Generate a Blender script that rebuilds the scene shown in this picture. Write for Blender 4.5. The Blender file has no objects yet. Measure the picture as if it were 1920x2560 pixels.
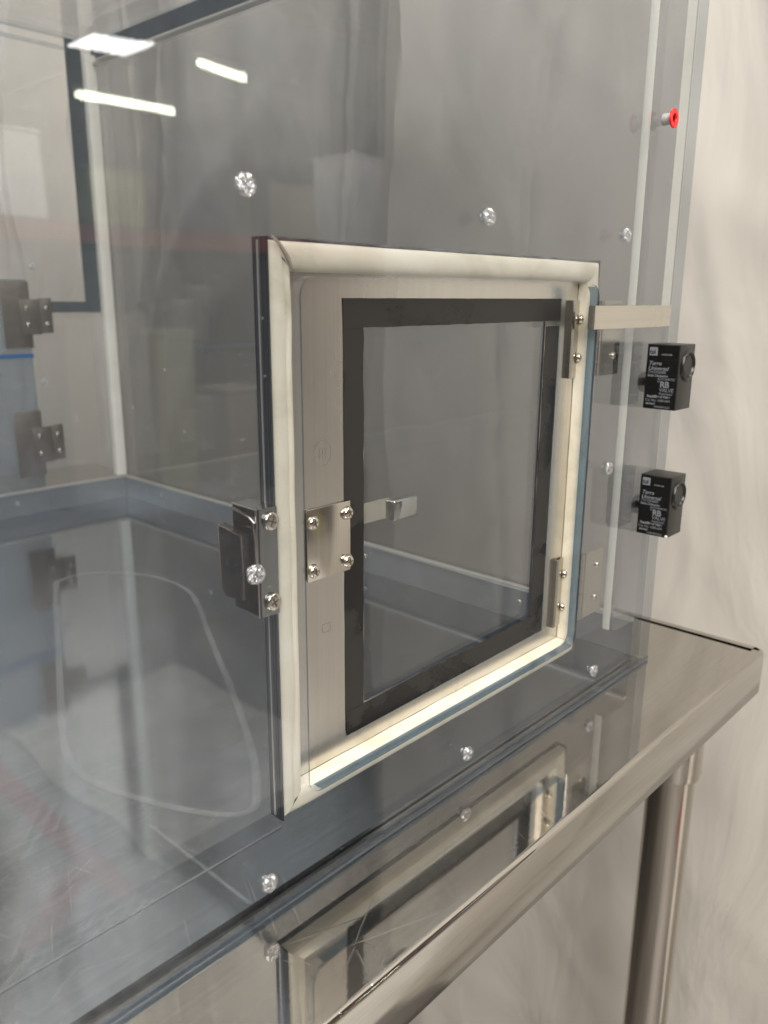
import bpy, bmesh, math, random
from mathutils import Vector, Matrix
from mathutils import noise as mn
random.seed(7)
S = bpy.context.scene
COL = S.collection
R = math.radians

# ------------------------------------------------------------------ camera
cam_d = bpy.data.cameras.new('camera'); cam = bpy.data.objects.new('camera', cam_d); COL.objects.link(cam)
right = Vector((0.6819, -0.7314, 0.0061)).normalized()
up = Vector((0.1816, 0.1774, 0.9672)).normalized()
back = right.cross(up).normalized(); up = back.cross(right)
cam.matrix_world = Matrix(((right.x, up.x, back.x, -0.8023), (right.y, up.y, back.y, -0.3502), (right.z, up.z, back.z, 0.3818), (0, 0, 0, 1)))
cam_d.sensor_fit = 'VERTICAL'; cam_d.sensor_height = 36; cam_d.sensor_width = 27
cam_d.lens = 2040.6 / 2560 * 36
cam_d.clip_start = 0.02; cam_d.clip_end = 80
cam_d.dof.use_dof = True; cam_d.dof.focus_distance = 0.60; cam_d.dof.aperture_fstop = 7.5
S.camera = cam

# ------------------------------------------------------------------ light
w = bpy.data.worlds.new('World'); S.world = w; w.use_nodes = True
w.node_tree.nodes['Background'].inputs[0].default_value = (0.78, 0.74, 0.68, 1)
w.node_tree.nodes['Background'].inputs[1].default_value = 0.11
def area(name, loc, target, size, power, color):
    d = bpy.data.lights.new(name, 'AREA'); d.shape = 'RECTANGLE'; d.size = size[0]; d.size_y = size[1]
    d.energy = power; d.color = color
    o = bpy.data.objects.new(name, d); COL.objects.link(o); o.location = loc
    o.rotation_euler = (Vector(target) - Vector(loc)).to_track_quat('-Z', 'Y').to_euler()
    return o
area('ceiling_light', (-1.6, -1.2, 3.3), (0, 0, 0.2), (2.2, 2.2), 100, (1.0, 0.95, 0.88))
area('front_fill', (-2.6, -3.4, 2.6), (0, 0, 0.0), (3.0, 2.0), 225, (1.0, 0.95, 0.89))  # added fill from the camera side, brightens gasket and door
area('far_ceiling_light', (-2.2, 1.4, 3.2), (-0.8, 2.0, 0.6), (1.6, 1.6), 55, (0.95, 0.97, 1.0))
area('rack_fill', (1.5, -1.9, 4.2), (3.0, -4.8, 1.0), (2.0, 1.0), 650, (1.0, 0.95, 0.88))  # added light that brightens the rack for its mirror image
S.view_settings.view_transform = 'Standard'; S.view_settings.look = 'None'
S.view_settings.exposure = 0; S.view_settings.gamma = 1; S.view_settings.use_curve_mapping = False
S.render.engine = 'CYCLES'
S.cycles.max_bounces = 14; S.cycles.transparent_max_bounces = 48
S.cycles.glossy_bounces = 6; S.cycles.transmission_bounces = 10
S.cycles.caustics_reflective = True; S.cycles.caustics_refractive = False
S.cycles.sample_clamp_indirect = 3
S.cycles.use_denoising = True

# ------------------------------------------------------------------ materials
def new_mat(name):
    m = bpy.data.materials.new(name); m.use_nodes = True
    nt = m.node_tree; nt.nodes.clear()
    return m, nt, nt.nodes.new('ShaderNodeOutputMaterial')
def L(nt, a, b): nt.links.new(a, b)
def N(nt, t, **kw):
    n = nt.nodes.new(t)
    for k, v in kw.items():
        if k.startswith('i_'): n.inputs[k[2:].replace('_', ' ')].default_value = v
        else: setattr(n, k, v)
    return n
def coords(nt, scale=(1, 1, 1), rot=(0, 0, 0), kind='Object'):
    tc = N(nt, 'ShaderNodeTexCoord'); mp = N(nt, 'ShaderNodeMapping')
    mp.inputs['Scale'].default_value = scale; mp.inputs['Rotation'].default_value = rot
    L(nt, tc.outputs[kind], mp.inputs[0]); return mp.outputs[0]
def noise(nt, vec, scale, detail=3, rough=0.55, dist=0.0):
    n = N(nt, 'ShaderNodeTexNoise'); n.inputs['Scale'].default_value = scale
    n.inputs['Detail'].default_value = detail; n.inputs['Roughness'].default_value = rough
    n.inputs['Distortion'].default_value = dist
    L(nt, vec, n.inputs['Vector']); return n.outputs['Fac']
def ramp(nt, fac, stops):
    r = N(nt, 'ShaderNodeValToRGB'); e = r.color_ramp.elements
    while len(e) < len(stops): e.new(0.5)
    for k, (p, c) in enumerate(stops):
        e[k].position = p; e[k].color = c if len(c) == 4 else (*c, 1)
    L(nt, fac, r.inputs[0]); return r.outputs[0]
def g(v): return (v, v, v, 1)
def mathn(nt, op, a, b):
    n = N(nt, 'ShaderNodeMath', operation=op)
    for i, x in enumerate((a, b)):
        if isinstance(x, (int, float)): n.inputs[i].default_value = x
        else: L(nt, x, n.inputs[i])
    return n.outputs[0]
def scratches(nt, plane='XY', density=1.0):
    """thin random scratch lines in several directions"""
    out = None
    for k, (ang, sc, th) in enumerate([(0.35, 5, 0.71), (1.25, 7, 0.72), (2.0, 6, 0.72), (2.65, 9, 0.725)]):
        rot = {'XY': (0, 0, ang), 'XZ': (0, ang, 0), 'YZ': (ang, 0, 0)}[plane]
        tc = N(nt, 'ShaderNodeTexCoord'); m1 = N(nt, 'ShaderNodeMapping'); m1.inputs['Rotation'].default_value = rot
        m1.inputs['Location'].default_value = (k * 1.7, k * 2.3, k * .9)
        m2 = N(nt, 'ShaderNodeMapping')
        m2.inputs['Scale'].default_value = {'XY': (1.6 * sc, 62 * sc, 1), 'XZ': (1.6 * sc, 1, 62 * sc), 'YZ': (1, 1.6 * sc, 62 * sc)}[plane]
        L(nt, tc.outputs['Object'], m1.inputs[0]); L(nt, m1.outputs[0], m2.inputs[0])
        f = noise(nt, m2.outputs[0], 1.0, 1.5, 0.4, 0.25)
        v = ramp(nt, f, [(th, g(0)), (th + 0.03, g(1))])
        out = v if out is None else mathn(nt, 'MAXIMUM', out, v)
    # worn in patches, heavier towards the left of the picture
    patch = ramp(nt, noise(nt, coords(nt), 7, 3, 0.6), [(0.42, g(0.06)), (0.66, g(1))])
    sx = N(nt, 'ShaderNodeSeparateXYZ'); L(nt, N(nt, 'ShaderNodeTexCoord').outputs['Object'], sx.inputs[0])
    lft = ramp(nt, mathn(nt, 'MULTIPLY', sx.outputs[0], -1.0), [(0.30, g(0.25)), (0.62, g(1))])
    return mathn(nt, 'MULTIPLY', out, mathn(nt, 'MULTIPLY', patch, lft))

def clear_mat(name, tint=(0.86, 0.88, 0.90), rough=0.0, haze=0.012, refl=1.0, wob=0.02, worn_glare=False):
    """clear sheet plastic: each face dims what is behind it a little and mirrors by Fresnel"""
    m, nt, out = new_mat(name)
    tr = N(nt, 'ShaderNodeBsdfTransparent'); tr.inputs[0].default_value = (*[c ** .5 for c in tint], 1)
    gl = N(nt, 'ShaderNodeBsdfGlossy'); gl.inputs['Roughness'].default_value = rough
    gl.inputs['Color'].default_value = (refl, refl, refl, 1)
    geo = N(nt, 'ShaderNodeNewGeometry')
    ior = N(nt, 'ShaderNodeMix'); ior.data_type = 'FLOAT'
    ior.inputs[2].default_value = 1.46; ior.inputs[3].default_value = 1 / 1.46
    L(nt, geo.outputs['Backfacing'], ior.inputs[0])
    fr = N(nt, 'ShaderNodeFresnel'); L(nt, ior.outputs[0], fr.inputs['IOR'])
    if wob:
        b = N(nt, 'ShaderNodeBump'); b.inputs['Strength'].default_value = wob; b.inputs['Distance'].default_value = 0.02
        L(nt, noise(nt, coords(nt), 6, 2), b.inputs['Height']); L(nt, b.outputs[0], gl.inputs['Normal'])
    mx = N(nt, 'ShaderNodeMixShader'); L(nt, fr.outputs[0], mx.inputs[0]); L(nt, tr.outputs[0], mx.inputs[1]); L(nt, gl.outputs[0], mx.inputs[2])
    df = N(nt, 'ShaderNodeBsdfDiffuse'); df.inputs[0].default_value = (.7, .72, .75, 1)
    hz = N(nt, 'ShaderNodeMixShader')
    sm = noise(nt, coords(nt, (3, 3, 1.2), (0.3, 0.5, 0.2)), 2.2, 5, 0.6, 1.5)
    sp = noise(nt, coords(nt), 260, 1, 0.5)
    specks = ramp(nt, sp, [(0.76, g(0)), (0.80, g(0.25))])
    hv = mathn(nt, 'ADD', mathn(nt, 'MULTIPLY', ramp(nt, sm, [(0.35, g(0.3)), (0.7, g(1))]), haze), mathn(nt, 'MULTIPLY', specks, 0.6 if haze > 0.005 else 0.0))
    if worn_glare:
        # fine wear scratches plus glare painted as pale haze, thickest low down on the left
        sx = N(nt, 'ShaderNodeSeparateXYZ'); L(nt, N(nt, 'ShaderNodeTexCoord').outputs['Object'], sx.inputs[0])
        ml = ramp(nt, mathn(nt, 'MULTIPLY', sx.outputs[0], -1.0), [(0.53, g(0.03)), (0.68, g(1))])
        mlow = ramp(nt, sx.outputs[2], [(0.04, g(1)), (0.25, g(0.10))])
        rare = ramp(nt, noise(nt, coords(nt), 26, 3, 0.6), [(0.45, g(0.0)), (0.72, g(1))])
        wm = mathn(nt, 'MULTIPLY', ml, mlow)
        scr = None
        for k, (ang, sc) in enumerate([(0.5, 9), (0.78, 16), (2.35, 7), (2.75, 19), (1.05, 12)]):
            tc = N(nt, 'ShaderNodeTexCoord'); m1 = N(nt, 'ShaderNodeMapping'); m1.inputs['Rotation'].default_value = (0, ang, 0); m1.inputs['Location'].default_value = (k * 2.1, 0, k * 1.3)
            m2 = N(nt, 'ShaderNodeMapping'); m2.inputs['Scale'].default_value = (1.4 * sc, 1, 70 * sc)
            L(nt, tc.outputs['Object'], m1.inputs[0]); L(nt, m1.outputs[0], m2.inputs[0])
            v = ramp(nt, noise(nt, m2.outputs[0], 1.0, 1.5, 0.4, 0.3), [(0.675, g(0)), (0.74, g(1))])
            scr = v if scr is None else mathn(nt, 'MAXIMUM', scr, v)
        glare = ramp(nt, noise(nt, coords(nt, (1, 1, 1)), 9, 5, 0.62, 0.8), [(0.40, g(0)), (0.75, g(1))])
        hv = mathn(nt, 'ADD', hv, mathn(nt, 'MULTIPLY', wm, mathn(nt, 'ADD', mathn(nt, 'MULTIPLY', mathn(nt, 'MULTIPLY', scr, rare), 0.42), mathn(nt, 'MULTIPLY', glare, 0.22))))
        hv = mathn(nt, 'ADD', hv, mathn(nt, 'MULTIPLY', mathn(nt, 'MULTIPLY', scr, rare), 0.012))
    L(nt, hv, hz.inputs[0]); L(nt, mx.outputs[0], hz.inputs[1]); L(nt, df.outputs[0], hz.inputs[2])
    L(nt, hz.outputs[0], out.inputs[0]); return m
CLEAR = clear_mat('clear_sheet', (0.83, 0.85, 0.87), haze=0.008, worn_glare=True)
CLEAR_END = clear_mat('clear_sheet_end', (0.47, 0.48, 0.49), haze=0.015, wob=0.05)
CLEAR_FAR = clear_mat('clear_sheet_far', (0.80, 0.81, 0.82), haze=0.05, wob=0.05)
CLEAR_WIN = clear_mat('clear_window', (0.84, 0.86, 0.87), haze=0.012)
EDGE = clear_mat('sheet_edge_blue', (0.10, 0.17, 0.27), rough=0.08, haze=0.02)
EDGE_PALE = clear_mat('sheet_edge_pale', (0.42, 0.47, 0.52), rough=0.08, haze=0.02)
JOINT = clear_mat('joint_blue', (0.30, 0.40, 0.52), rough=0.08, haze=0.05)
EDGE_FAINT = clear_mat('sheet_edge_refl_pale', (0.80, 0.84, 0.87), rough=0.05, haze=0.03)  # pale copy of the edge, stands in for internal reflection
POST = clear_mat('clear_corner_post', (0.85, 0.86, 0.86), rough=0.1, haze=0.30, wob=0.0)

def pr(nt, color, rough, metal=0.0, spec=0.5):
    b = N(nt, 'ShaderNodeBsdfPrincipled')
    if isinstance(color, tuple): b.inputs['Base Color'].default_value = (*color[:3], 1)
    else: L(nt, color, b.inputs['Base Color'])
    if isinstance(rough, (int, float)): b.inputs['Roughness'].default_value = rough
    else: L(nt, rough, b.inputs['Roughness'])
    b.inputs['Metallic'].default_value = metal; b.inputs['Specular IOR Level'].default_value = spec
    return b
def bump(nt, b, h, strength, dist=0.001):
    n = N(nt, 'ShaderNodeBump'); n.inputs['Strength'].default_value = strength; n.inputs['Distance'].default_value = dist
    L(nt, h, n.inputs['Height']); L(nt, n.outputs[0], b.inputs['Normal'])
def plain(name, color, rough, metal=0.0, nscale=0, namp=0.15, spec=0.5, bs=0.0):
    m, nt, out = new_mat(name)
    c = color
    if nscale:
        f = noise(nt, coords(nt), nscale, 4, 0.6)
        c = ramp(nt, f, [(0.3, tuple(x * (1 - namp) for x in color)), (0.7, tuple(min(1, x * (1 + namp)) for x in color))])
    b = pr(nt, c, rough, metal, spec)
    if bs: bump(nt, b, noise(nt, coords(nt), nscale * 4 or 100, 3), bs)
    L(nt, b.outputs[0], out.inputs[0]); return m
def brushed(name, color, rough, plane_scale, amp=0.12, scr=None, bumpv=0.05, warp=0.0):
    m, nt, out = new_mat(name)
    br = noise(nt, coords(nt, plane_scale), 1.0, 3, 0.6)
    lo = tuple(x * (1 - amp) for x in color); hi = tuple(min(1, x * (1 + amp)) for x in color)
    c = ramp(nt, br, [(0.35, lo), (0.65, hi)])
    blot = noise(nt, coords(nt), 9, 4, 0.6, 0.6)
    r = mathn(nt, 'ADD', mathn(nt, 'MULTIPLY', blot, 0.5 * rough), 0.72 * rough)
    if scr:
        s = scratches(nt, scr)
        r = mathn(nt, 'ADD', r, mathn(nt, 'MULTIPLY', s, 0.18))
        mixc = N(nt, 'ShaderNodeMix'); mixc.data_type = 'RGBA'
        L(nt, mathn(nt, 'MULTIPLY', s, 0.6), mixc.inputs[0]); L(nt, c, mixc.inputs[6]); mixc.inputs[7].default_value = (0.85, 0.84, 0.8, 1)
        c = mixc.outputs[2]
    b = pr(nt, c, r, 1.0)
    h = br
    if scr: h = mathn(nt, 'ADD', mathn(nt, 'MULTIPLY', br, 0.3), s)
    if warp: h = mathn(nt, 'ADD', h, mathn(nt, 'MULTIPLY', noise(nt, coords(nt), 5, 2), warp))
    bump(nt, b, h, bumpv, 0.0006)
    L(nt, b.outputs[0], out.inputs[0]); return m
TABLE = brushed('table_steel', (0.56, 0.53, 0.49), 0.045, (3, 340, 340), 0.04, 'XY', 0.10, warp=0.5)
SKIRT = brushed('table_skirt_steel', (0.52, 0.495, 0.455), 0.13, (3, 300, 300), 0.06, None, 0.05)
TUBE = brushed('leg_steel', (0.52, 0.48, 0.43), 0.10, (200, 200, 4), 0.08, None, 0.05)
PAN = brushed('pan_steel', (0.36, 0.41, 0.465), 0.085, (3, 260, 260), 0.05, 'XY', 0.06, warp=1.5)
DOORSS = brushed('door_steel', (0.66, 0.64, 0.60), 0.26, (420, 60, 4), 0.03, None, 0.03)
PLATE = brushed('plate_steel', (0.56, 0.53, 0.48), 0.20, (600, 60, 8), 0.07, None, 0.04)
HINGE = brushed('hinge_steel', (0.55, 0.52, 0.47), 0.16, (40, 40, 700), 0.06, None, 0.04)
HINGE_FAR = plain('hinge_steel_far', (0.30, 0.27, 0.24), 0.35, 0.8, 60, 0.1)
CHROME = plain('chrome', (0.50, 0.50, 0.50), 0.035, 1.0)
CHROME_DARK_REFL = plain('chrome_dark_refl', (0.085, 0.085, 0.095), 0.03, 1.0)  # chrome coloured dark in place of the dark surroundings it would mirror
CHROME_DK = brushed('latch_side_steel', (0.42, 0.43, 0.44), 0.20, (300, 60, 8), 0.1, None, 0.04)
PADDLE = plain('black_chrome', (0.035, 0.035, 0.045), 0.05, 0.6)
SCREW = plain('screw_steel', (0.66, 0.63, 0.57), 0.13, 1.0, 900, 0.08)
RECESS = plain('screw_recess', (0.10, 0.07, 0.05), 0.45, 0.6)
PANSIDE = plain('pan_side_steel', (0.40, 0.42, 0.44), 0.30, 0.8, 30, 0.06)
LIP = plain('pan_lip', (0.72, 0.70, 0.65), 0.30, 0.7)
DARKEDGE = brushed('door_edge_steel', (0.24, 0.25, 0.28), 0.30, (60, 700, 3), 0.5, None, 0.05)
GREYTAPE = plain('grey_seal', (0.085, 0.10, 0.11), 0.5, 0, 30, 0.1)
BLUE = plain('blue_edge', (0.04, 0.13, 0.32), 0.3)
RED = plain('red_cap', (0.80, 0.012, 0.012), 0.35, 0, 200, 0.06)
WHITE = plain('white_seal', (0.70, 0.68, 0.61), 0.45, 0, 40, 0.05)
VALVE = plain('valve_body', (0.014, 0.013, 0.012), 0.38, 0, 300, 0.2)
VALVEF = plain('valve_face', (0.004, 0.004, 0.004), 0.30, 0)
PRINT = plain('grey_print', (0.19, 0.20, 0.215), 0.5)
BLACKP = plain('black_rubber', (0.010, 0.010, 0.012), 0.5)
def gasket_mat():
    m, nt, out = new_mat('cream_rubber')
    big = noise(nt, coords(nt), 14, 5, 0.6, 0.8)
    c = ramp(nt, big, [(0.30, (0.52, 0.47, 0.36)), (0.48, (0.70, 0.65, 0.53)), (0.72, (0.78, 0.74, 0.64))])
    sp = noise(nt, coords(nt), 330, 2, 0.5)
    spots = ramp(nt, sp, [(0.74, g(0)), (0.78, g(0.5))])
    mx = N(nt, 'ShaderNodeMix'); mx.data_type = 'RGBA'; L(nt, spots, mx.inputs[0]); L(nt, c, mx.inputs[6]); mx.inputs[7].default_value = (0.30, 0.25, 0.17, 1)
    st = noise(nt, coords(nt, (1, 1, 0.06)), 110, 3, 0.6)
    b = pr(nt, mx.outputs[2], 0.42, 0, 0.45)
    b.inputs['Subsurface Weight'].default_value = 0.12; b.inputs['Subsurface Scale'].default_value = 0.004
    bump(nt, b, mathn(nt, 'ADD', st, noise(nt, coords(nt), 60, 3)), 0.18, 0.0012)
    L(nt, b.outputs[0], out.inputs[0]); return m
GASKET = gasket_mat()
def tape_mat():
    m, nt, out = new_mat('black_tape')
    f = noise(nt, coords(nt, (1.0, 1, 1.6)), 9, 5, 0.6, 0.2)
    mask = ramp(nt, f, [(0.49, g(0)), (0.54, g(1))])
    c = ramp(nt, mask, [(0, (0.017, 0.0165, 0.016)), (1, (0.005, 0.005, 0.005))])
    r = ramp(nt, mask, [(0, g(0.42)), (1, g(0.22))])
    fl = ramp(nt, noise(nt, coords(nt), 420, 2), [(0.77, g(0)), (0.79, g(0.12))])
    mx = N(nt, 'ShaderNodeMix'); mx.data_type = 'RGBA'; L(nt, fl, mx.inputs[0]); L(nt, c, mx.inputs[6]); mx.inputs[7].default_value = (0.5, 0.47, 0.4, 1)
    b = pr(nt, mx.outputs[2], r, 0, 0.5)
    bump(nt, b, noise(nt, coords(nt), 90, 4), 0.12, 0.0008)
    L(nt, b.outputs[0], out.inputs[0]); return m
TAPE = tape_mat()
def glass_screw():
    m, nt, out = new_mat('clear_plastic_screw')
    tr = N(nt, 'ShaderNodeBsdfTransparent'); tr.inputs[0].default_value = (0.80, 0.82, 0.86, 1)
    gl = N(nt, 'ShaderNodeBsdfGlossy'); gl.inputs['Roughness'].default_value = 0.16; gl.inputs['Color'].default_value = (1, 1, 1, 1)
    f = noise(nt, coords(nt), 620, 2, 0.6)
    b = N(nt, 'ShaderNodeBump'); b.inputs['Strength'].default_value = 1.0; b.inputs['Distance'].default_value = 0.0016
    L(nt, f, b.inputs['Height']); L(nt, b.outputs[0], gl.inputs['Normal'])
    mx = N(nt, 'ShaderNodeMixShader'); L(nt, ramp(nt, noise(nt, coords(nt), 500, 2), [(0.42, g(0.10)), (0.60, g(0.85))]), mx.inputs[0])
    L(nt, tr.outputs[0], mx.inputs[1]); L(nt, gl.outputs[0], mx.inputs[2]); L(nt, mx.outputs[0], out.inputs[0]); return m
CSCREW = glass_screw()
def curtain_mat():
    m, nt, out = new_mat('draped_sheeting')
    f = noise(nt, coords(nt), 1.3, 4, 0.55)
    c = ramp(nt, f, [(0.3, (0.60, 0.565, 0.51)), (0.7, (0.66, 0.625, 0.57))])
    b = pr(nt, c, 0.48, 0, 0.35)
    h = noise(nt, coords(nt, (1, 1, 0.4), (0.2, 0.1, 0)), 7, 4, 0.5, 0.8)
    bump(nt, b, h, 0.36, 0.02)
    L(nt, b.outputs[0], out.inputs[0]); return m
CURTAIN = curtain_mat()
def emit(name, col, s):
    m, nt, out = new_mat(name); e = N(nt, 'ShaderNodeEmission'); e.inputs[0].default_value = (*col, 1); e.inputs[1].default_value = s
    L(nt, e.outputs[0], out.inputs[0]); return m
def reflection_mark_mat():
    m, nt, out = new_mat('reflection_mark'); t = N(nt, 'ShaderNodeBsdfTransparent'); d = pr(nt, (0.75, 0.76, 0.76), 0.4, 0.3)
    mx = N(nt, 'ShaderNodeMixShader')
    f = ramp(nt, noise(nt, coords(nt), 35, 4), [(0.3, g(0.07)), (0.75, g(0.26))])
    L(nt, f, mx.inputs[0]); L(nt, t.outputs[0], mx.inputs[1]); L(nt, d.outputs[0], mx.inputs[2]); L(nt, mx.outputs[0], out.inputs[0]); return m
REFL_MARK = reflection_mark_mat()  # pale film for the reflections drawn on the pan

# ------------------------------------------------------------------ mesh helpers
def finish(name, bm, mats, parent=None, smooth=False, label=None):
    me = bpy.data.meshes.new(name); bmesh.ops.recalc_face_normals(bm, faces=bm.faces); bm.to_mesh(me); bm.free()
    for m in (mats if isinstance(mats, (list, tuple)) else [mats]): me.materials.append(m)
    if smooth:
        for p in me.polygons: p.use_smooth = True
        try: me.set_sharp_from_angle(angle=R(38))
        except Exception: pass
    o = bpy.data.objects.new(name, me); COL.objects.link(o)
    if parent: o.parent = parent
    if label: o['label'] = label
    return o
def thing(name, label, cat, loc=(0, 0, 0), group=None):
    o = bpy.data.objects.new(name, None); COL.objects.link(o); o.location = loc
    o['label'] = label; o['category'] = cat
    if group: o['group'] = group
    return o
def tag(o, label, cat, group=None):
    o['label'] = label; o['category'] = cat
    if group: o['group'] = group
    return o
def add_box(bm, a, b, bev=0.0, seg=2, mi=0):
    x0, y0, z0 = a; x1, y1, z1 = b
    vs = [bm.verts.new(v) for v in ((x0, y0, z0), (x1, y0, z0), (x1, y1, z0), (x0, y1, z0), (x0, y0, z1), (x1, y0, z1), (x1, y1, z1), (x0, y1, z1))]
    fs = [bm.faces.new([vs[i] for i in f]) for f in ((0, 3, 2, 1), (4, 5, 6, 7), (0, 1, 5, 4), (1, 2, 6, 5), (2, 3, 7, 6), (3, 0, 4, 7))]
    for f in fs: f.material_index = mi
    if bev:
        es = list({e for f in fs for e in f.edges})
        r = bmesh.ops.bevel(bm, geom=es, offset=bev, segments=seg, profile=0.5, affect='EDGES')
        for f in r['faces']: f.material_index = mi
    return vs
def box(name, a, b, mat, parent=None, bev=0.0, seg=2, label=None):
    bm = bmesh.new(); add_box(bm, a, b, bev, seg); return finish(name, bm, mat, parent, bev > 0, label)
def rrect(x0, z0, x1, z1, r, n=6):
    """rounded rectangle points, counter-clockwise from the +x side"""
    pts = []
    for cx, cz, a0 in ((x1 - r, z1 - r, 0), (x0 + r, z1 - r, 90), (x0 + r, z0 + r, 180), (x1 - r, z0 + r, 270)):
        for k in range(n + 1):
            a = R(a0 + 90 * k / n); pts.append((cx + r * math.cos(a), cz + r * math.sin(a)))
    return pts
def ring(name, outer, inner, ro, ri, y0, y1, mats, parent, edge_in=1, edge_out=1, n=6, label=None, irregular=0.0, edge_pale=None):
    """plate in the XZ plane with a (rounded) rectangular hole; real thickness y0..y1"""
    bm = bmesh.new()
    po = rrect(*outer, max(ro, 1e-5), n); pi = rrect(*inner, max(ri, 1e-5), n)
    if irregular: pi = [(x + random.uniform(-1, 1) * irregular, z + random.uniform(-1, 1) * irregular) for x, z in pi]
    V = [[bm.verts.new((x, y, z)) for x, z in pts] for pts, y in ((po, y0), (pi, y0), (po, y1), (pi, y1))]
    k = len(po)
    for i in range(k):
        j = (i + 1) % k
        bm.faces.new((V[0][i], V[0][j], V[1][j], V[1][i]))
        bm.faces.new((V[2][i], V[3][i], V[3][j], V[2][j]))
        f = bm.faces.new((V[0][i], V[2][i], V[2][j], V[0][j])); f.material_index = edge_out
        if edge_pale is None:
            f = bm.faces.new((V[1][i], V[1][j], V[3][j], V[3][i])); f.material_index = edge_in
        else:
            # cut edge: internal reflection painted in, dark with a paler stretch left and top
            mx_, mz_ = (pi[i][0] + pi[j][0]) / 2, (pi[i][1] + pi[j][1]) / 2
            lt = mx_ < inner[0] + 0.012 or mz_ > inner[3] - 0.012
            if mx_ > inner[2] - 0.006: lt = False
            for a_, b_, is_line in ((0, .14, True), (.14, 1, False)):
                q = [bm.verts.new((pi[s_][0], y0 + (y1 - y0) * t_, pi[s_][1])) for s_, t_ in ((i, a_), (j, a_), (j, b_), (i, b_))]
                f = bm.faces.new(q); f.material_index = edge_in if (is_line or not lt) else edge_pale
    if edge_pale is not None: bmesh.ops.remove_doubles(bm, verts=bm.verts, dist=1e-6)
    return finish(name, bm, mats, parent, label=label)
def sheet(name, a, b, axis, face, edge, parent, label=None):
    """solid clear sheet: big faces clear, the narrow sides a tinted edge"""
    bm = bmesh.new(); add_box(bm, a, b)
    bm.normal_update()
    for f in bm.faces:
        f.material_index = 0 if abs(f.normal[axis]) > 0.9 else 1
    return finish(name, bm, [face, edge], parent, label=label)
def lathe(bm, prof, c, axis='Y', n=24, sgn=1, mi=0):
    """prof = [(r, h)] swept round an axis through c"""
    rows = []
    for r, h in prof:
        row = []
        for k in range(n):
            a = 2 * math.pi * k / n; u, v = r * math.cos(a), r * math.sin(a)
            p = {'Y': (u, h * sgn, v), 'Z': (u, v, h * sgn), 'X': (h * sgn, u, v)}[axis]
            row.append(bm.verts.new((c[0] + p[0], c[1] + p[1], c[2] + p[2])))
        rows.append(row)
    for i in range(len(rows) - 1):
        for k in range(n):
            f = bm.faces.new((rows[i][k], rows[i][(k + 1) % n], rows[i + 1][(k + 1) % n], rows[i + 1][k])); f.material_index = mi
    for row in (rows[0], rows[-1]):
        if prof[0 if row is rows[0] else -1][0] > 1e-6:
            try: f = bm.faces.new(row); f.material_index = mi
            except Exception: pass
def cross(bm, c, r, depth, ang, mi=1, w=0.26):
    for k in (0, 1):
        a = ang + k * math.pi / 2; ca, sa = math.cos(a), math.sin(a); hw = r * w * 0.5
        pts = []
        for dx, dz in ((-r, -hw), (r, -hw), (r, hw), (-r, hw)):
            pts.append((c[0] + dx * ca - dz * sa, c[2] + dx * sa + dz * ca))
        f0 = [bm.verts.new((x, c[1] - depth - k * 0.00005, z)) for x, z in pts]; f1 = [bm.verts.new((x, c[1], z)) for x, z in pts]
        fs = [bm.faces.new(f0), bm.faces.new(f1[::-1])]
        for i in range(4): fs.append(bm.faces.new((f0[i], f0[(i + 1) % 4], f1[(i + 1) % 4], f1[i])))
        for f in fs: f.material_index = mi
def screw_mesh(r, h, flat=False):
    bm = bmesh.new()
    if flat: prof = [(r * .96, 0.0), (r, h * .35), (r * .93, h * .85), (r * .82, h), (r * .45, h), (0.00001, h)]
    else: prof = [(r * 1.12, 0), (r * 1.12, h * .12), (r, h * .14), (r * .98, h * .5), (r * .82, h * .82), (r * .5, h * .97), (0.00001, h)]
    lathe(bm, prof, (0, 0, 0), 'Y', 28, -1)
    cross(bm, (0, -h * 0.80, 0), r * .55, h * .24 + 0.00012, 0.5)
    me = bpy.data.meshes.new('screw'); bmesh.ops.recalc_face_normals(bm, faces=bm.faces); bm.to_mesh(me); bm.free()
    me.materials.append(SCREW); me.materials.append(RECESS)
    for p in me.polygons: p.use_smooth = p.material_index == 0
    try: me.set_sharp_from_angle(angle=R(50))
    except Exception: pass
    return me
SC_DOME = screw_mesh(0.0042, 0.0028); SC_FLAT = screw_mesh(0.0056, 0.0026, True); SC_SMALL = screw_mesh(0.0032, 0.0022)
def put_screw(me, loc, parent, ang=0.0, name='screw', scale=1.0):
    o = bpy.data.objects.new(name, me); COL.objects.link(o); o.parent = parent; o.location = loc; o.rotation_euler = (0, ang, 0); o.scale = (scale,) * 3
    return o
def clear_screw_mesh():
    bm = bmesh.new(); r = 0.0060
    lathe(bm, [(r * .80, 0.0), (r, 0.0008), (r, 0.0020), (r * .92, 0.0031), (r * .62, 0.0036), (r * .34, 0.0033), (r * .22, 0.0020), (0.00001, 0.0018)], (0, 0, 0), 'Y', 32, -1)
    lathe(bm, [(0.0024, 0.00015), (0.0027, 0.0022), (0.0023, 0.0034), (0.0025, 0.0044), (0.00001, 0.0046)], (0, 0, 0), 'Y', 20, 1)
    cross(bm, (0, -0.0036, 0), r * .5, 0.0003, 0.4, 0, 0.3)
    me = bpy.data.meshes.new('clear_screw'); bmesh.ops.recalc_face_normals(bm, faces=bm.faces); bm.to_mesh(me); bm.free()
    me.materials.append(CSCREW)
    rr = random.Random(5)
    for v in me.vertices:
        if v.co.y < 0: v.co += Vector((rr.uniform(-1, 1), rr.uniform(-1, 1), rr.uniform(-1, 1))) * 0.00022
    return me
CS = clear_screw_mesh()
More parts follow.
